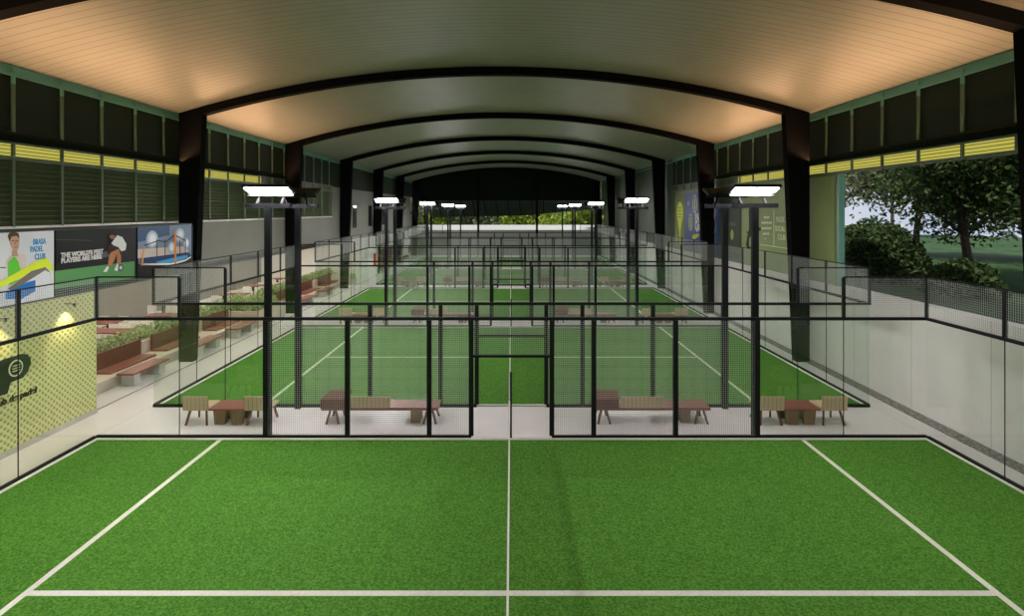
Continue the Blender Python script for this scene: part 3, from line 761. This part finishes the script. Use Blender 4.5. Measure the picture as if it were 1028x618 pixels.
yb, zb_ = wallpt(XB+.05, 120, 268.5); b.ell(yb, zb_, .055, .055, pcol(200, 205, 210), 'racket_print')
wh = pcol(215, 215, 212)
y_, z_ = wallpt(XB+.05, 59.5, 258.5); b.text("THE WORLD'S BEST", y_, z_, .165, wh, bold=.008, sx=.92)
y_, z_ = wallpt(XB+.05, 59.5, 264); b.text('PLAYERS ARE HERE', y_, z_, .165, wh, bold=.008, sx=.92)
# poster 3
b = Board('poster', 'poster of a blue court with orange posts under glowing lamps, beside the first left column', 'poster', XB, 1, 15.76, 18.50, 3.36, 4.97, pcol(20, 20, 20))
b.px([(138, 228), (192, 225), (192, 256), (183, 262), (170, 264), (139, 265)], pcol(120, 140, 165), 'sky_print')
b.px([(138, 228), (170, 226), (170, 236), (138, 243)], pcol(62, 88, 120), 'sky_print')
b.px([(138, 250), (186, 247), (190, 255), (138, 259)], pcol(205, 190, 178), 'sky_print')
for cx_, cy_, rr in ((152.5, 240, .22), (180, 236, .20), (186, 244, .14), (171, 248, .16)):
    yb, zb_ = wallpt(XB+.05, cx_, cy_)
    for q, cc in ((1.25, (165, 180, 195)), (1.05, (190, 202, 212)), (.85, (215, 223, 230)), (.6, (235, 240, 243))): b.ell(yb, zb_, rr*q, rr*q, pcol(*cc), 'glow_print')
b.px([(140, 259), (188, 253), (190, 257), (184, 261), (170, 265), (140, 265.5)], pcol(28, 60, 100), 'court_print')
b.px([(154, 263), (186, 255.5), (187, 258), (178, 262), (162, 265)], pcol(70, 160, 215), 'court_print')
b.px([(139, 264.5), (170, 264), (184, 260.5), (190, 257), (190, 258.5), (184, 262), (170, 266), (139, 266)], pcol(235, 225, 215), 'court_print')
for x in (155.5, 163.5, 178.5, 184): b.px([(x-.35, 240), (x+.35, 240), (x+.35, 257), (x-.35, 257)], pcol(35, 42, 50), 'post_print')
b.px([(142, 246), (156, 241), (164, 242), (173, 235), (184, 241), (184, 242), (173, 236.4), (164, 243), (156, 242), (142, 247)], pcol(40, 46, 54), 'net_print')
b.px([(172.4, 232), (174.2, 232), (174.6, 265), (172.8, 265)], pcol(226, 130, 50), 'post_print')
b.px([(138.6, 266.5), (141.5, 247), (142.5, 247), (140.4, 266.5)], pcol(226, 150, 60), 'post_print')
# club letter on the lime wall
b = Board('wall_logo', 'large dark green slanted letter emblem with ball ring on the lime wall', 'logo', -11.27, 1, 10.0, 10.02, 1.0, 1.02, pcol(60, 75, 50), .004)
dg = pcol(52, 66, 46)
b.px([(-20, 404), (-12, 368), (3.2, 360.5), (22, 355), (27, 355.3), (30.5, 358.5), (31, 364), (28, 373), (23, 379), (14, 382.5), (10.5, 384), (7.5, 395), (-6, 399)], dg, 'letter')
yb, zb_ = wallpt(-11.27, 15.6, 369.3); b.ell(yb, zb_, .175, .19, pcol(225, 228, 195), 'ball_ring', 28)
b.ell(yb, zb_, .14, .155, dg, 'ball')
for q in range(3): b.poly([(yb-.09, zb_-.07+.06*q), (yb+.09, zb_-.07+.06*q), (yb+.09, zb_-.045+.06*q), (yb-.09, zb_-.045+.06*q)], pcol(215, 220, 185), 'ball_lettering')
y_, z_ = wallpt(-11.27, 36, 392); b.text('club de padel', y_, z_-.03, .20, pcol(45, 50, 30), bold=.008, align='RIGHT', sx=1.0)
# right-wall pictures
def RB(name, label, cat, y0, y1, z0, z1, col, **k): return Board(name, label, cat, XR-.003, -1, y0, y1, z0, z1, col, **k)
b = RB('mural', 'olive mural of a black player silhouette beside rows of pale lettering', 'mural', 17.7, 24.8, 2.96, 6.66, mat('olive_print', (.26, .33, .13), .6, noise=(.7, .12)), thick=.02)
bk = pcol(14, 16, 12)
b.px([(752.5, 207), (754, 205), (755.5, 208), (754.5, 212), (756, 217), (754.5, 226), (756, 232), (752, 240), (752, 247), (756, 248.5), (750, 249.5), (749, 245), (750.5, 236), (752, 229), (752, 220), (751.8, 213)], bk, 'silhouette')
b.px([(749, 232), (752, 233), (757, 231), (757, 233), (752, 236)], bk, 'silhouette')
b.px([(757, 229), (764, 228), (764, 231.5), (757, 231)], bk, 'silhouette')
pale = pcol(225, 232, 190)
for row, (xa, xb, yy) in enumerate(((767, 773, 218), (765, 776, 223.5), (765, 776, 229), (767, 774, 234.5), (769.5, 770.5, 239.5))):
    nn = [4, 6, 6, 4, 1][row]
    for q in range(nn):
        x = xa+(xb-xa)*(q+.1)/nn; x2 = xa+(xb-xa)*(q+.75)/nn
        b.px([(x, yy-1), (x2, yy-1), (x2, yy+1), (x, yy+1)], pale, 'lettering')
b.px([(778.4, 210), (778.9, 210), (778.9, 247), (778.4, 247)], pale, 'rule'); b.px([(765, 245), (796, 249.5), (796, 250.2), (765, 245.7)], pale, 'rule')
for s_, px_, py_ in (('PADEL', 781, 222.5), ('SOCIAL', 780, 231.5), ('CLUB', 783, 240)):
    y_, z_ = wallpt(XR-.02, px_, py_); b.text(s_, y_, z_, .30, pale, sx=.8)
b = RB('poster', 'tall blue poster with yellow-green emblems and white letters on the right wall', 'poster', 27.65, 32.85, 2.96, 6.58, mat('blue_print', (.012, .045, .22), .5), thick=.04)
yg = pcol(190, 205, 60)
def ring(px_, py_, rr):
    y_, z_ = wallpt(XR-.04, px_, py_); b.ell(y_, z_, rr, rr*1.5, yg, 'emblem'); b.ell(y_, z_, rr*.78, rr*1.3, b.base.data.materials[0], 'emblem'); b.poly([(y_-.06, z_-.3), (y_+.06, z_-.3), (y_+.06, z_+.3), (y_-.06, z_+.3)], yg, 'emblem')
ring(697.5, 204.5, .36); ring(693.5, 223, .34); ring(717, 226, .30)
b.px([(696, 235.5), (702, 234.5), (702, 237), (698, 240), (695, 239)], yg, 'emblem')
for x, yy in ((691.5, 204), (703, 201), (716.5, 205)): b.px([(x-.6, yy-2), (x+.6, yy-2), (x+.6, yy+2), (x-.6, yy+2)], pcol(150, 165, 90), 'emblem')
y_, z_ = wallpt(XR-.04, 698.6, 223); b.text('PA', y_, z_, .75, wh, bold=.02, sx=.75)
y_, z_ = wallpt(XR-.04, 698.6, 230.5); b.text('Qu', y_, z_, .75, wh, bold=.02, sx=.75)
b = RB('wall_graphic', 'yellow-green racket graphic on olive wall left of the blue poster', 'mural', 32.95, 34.9, 2.96, 6.40, mat('olive_graphic', (.17, .22, .05), .6), thick=.03)
yb, zb_ = wallpt(XR-.03, 682.6, 213.5)
b.ell(yb, zb_, .62, .72, pcol(205, 215, 60), 'racket_graphic', 24)
b.poly([(yb-.42, zb_-.5), (yb+.42, zb_-.5), (yb+.13, zb_-1.25), (yb+.13, zb_-2.0), (yb-.13, zb_-2.0), (yb-.13, zb_-1.25)], pcol(205, 215, 60), 'racket_graphic')
for q in range(4): b.poly([(yb-.38, zb_-.3+.2*q), (yb+.38, zb_-.3+.2*q), (yb+.38, zb_-.26+.2*q), (yb-.38, zb_-.26+.2*q)], pcol(90, 105, 30), 'racket_graphic')
b.ell(yb+.62, zb_-1.75, .16, .28, pcol(205, 215, 60), 'ball_graphic')
b = RB('wall_graphic', 'dark green panel with a small yellow ball drawing, beside the floodlight', 'mural', 25.0, 27.5, 2.97, 6.6, mat('dark_green_print', (.02, .04, .018), .6), thick=.02)
yb, zb_ = wallpt(XR-.02, 735, 235.5); b.ell(yb, zb_, .17, .26, pcol(170, 185, 60), 'ball_graphic')
for q in range(4): b.px([(732+1.8*q, 224), (733+1.8*q, 222), (733.4+1.8*q, 226), (732.4+1.8*q, 227)], pcol(90, 105, 75), 'lettering')

# ------------------------------------------------------------------ trees outside
def tree(name, label, x, y, h_, r, nleaf, lm, grp, leaf=.16, lean=0, base=None, trunk=.16, low=.25):
    z0 = gz(x, y)-.05 if base is None else base
    t = thing(name, label, 'tree', (x, y, z0), 0, grp)
    tr = MB(); p = Vector((0, 0, 0)); pts = [p]
    for k in range(5):
        p = p+Vector((lean*h_*.09+random.uniform(-.12, .12), random.uniform(-.12, .12), h_*.14)); pts.append(p)
    for k in range(5): tr.tube(pts[k], pts[k+1], trunk*(1-.13*k), trunk*(1-.13*(k+1)), 8)
    cl = []
    for k in range(16):
        s = pts[random.randint(2, 5)]; a = random.uniform(0, 2*PI); q = random.uniform(.35, 1)*r
        e = Vector((s.x+q*math.cos(a), s.y+q*math.sin(a), h_*random.uniform(low+.1, .95))); tr.tube(s, e, trunk*.38, .02, 5); cl.append(e); cl.append((s+e)/2+Vector((0, 0, .3)))
    tr.build('trunk', M['bark'], t)
    def f():
        c = random.choice(cl); q = r*.36
        return (c.x+random.gauss(0, q*.6), c.y+random.gauss(0, q*.6), max(h_*low, c.z+random.gauss(0, q*.45)))
    leaves(nleaf, leaf, f).build('crown', M[lm], t)
    return t
gt = 'trees behind the right-hand wall'
tree('garden_tree', 'dark bushy tree whose slim trunk stands behind the right wall mesh', 15.7, 18.2, 6.6, 3.1, 24000, 'leaf_dark', gt, .095, low=.22)
tree('garden_tree', 'dark tree at the right edge of the view with a leaning trunk', 15.3, 14.2, 6.0, 2.0, 12000, 'leaf_dark', gt, .09, lean=-.12, trunk=.2, low=.40)
tree('garden_tree', 'grey-green airy tree showing sky through its crown, middle of the garden', 20.5, 26.5, 8.2, 3.6, 10000, 'leaf_mid', gt, .15, low=.2)
tree('garden_tree', 'pale airy tree nearest the green wall panel', 22.0, 35.0, 9.0, 3.8, 6000, 'leaf_mid', gt, .17, low=.2)
tree('garden_tree', 'tall tree farther back behind the dark bushy tree', 25.5, 24.5, 10.0, 4.6, 18000, 'leaf_mid', gt, .2, low=.12)
tree('garden_tree', 'broad green tree in the back of the garden on the right', 29.0, 19.5, 10.5, 4.8, 14000, 'leaf_dark', gt, .24, low=.12)
tree('garden_tree', 'distant thin tree at the back left of the garden opening', 35.0, 48.0, 11.0, 4.4, 4000, 'leaf_mid', gt, .22, low=.1)
gs = 'shrubs behind the right-hand wall'
for i, (x, y, r_, h_) in enumerate(((14.6, 20.4, 1.7, 2.1), (16.9, 24.4, 2.0, 2.4), (17.9, 29.0, 1.8, 1.7), (14.6, 16.9, 1.2, 1.2))):
    shrub(['dark round shrub by the slim tree trunk', 'large dark shrub left of the bushy tree', 'dark shrub farthest from the viewer in the garden', 'small low shrub just behind the right wall mesh'][i], (x, y, gz(x, y)-.05), (r_, r_), h_, 5000, gs, 'leaf_dark', .11, 'garden_shrub', 'shrub')
gh = 'sunlit trees beyond the far end'
for i in range(13):
    x = -34+5.6*i+random.uniform(-1, 1)
    tree('hillside_tree', 'bright green tree on the hillside beyond the far end wall', x, 88+random.uniform(-2, 2), 7.5+random.uniform(-1, 1.5), 3.6, 1500, 'leaf_lime' if i > 5 else ('leaf_mid' if i % 2 else 'leaf_lime'), gh, .42, base=1.0, low=.05)
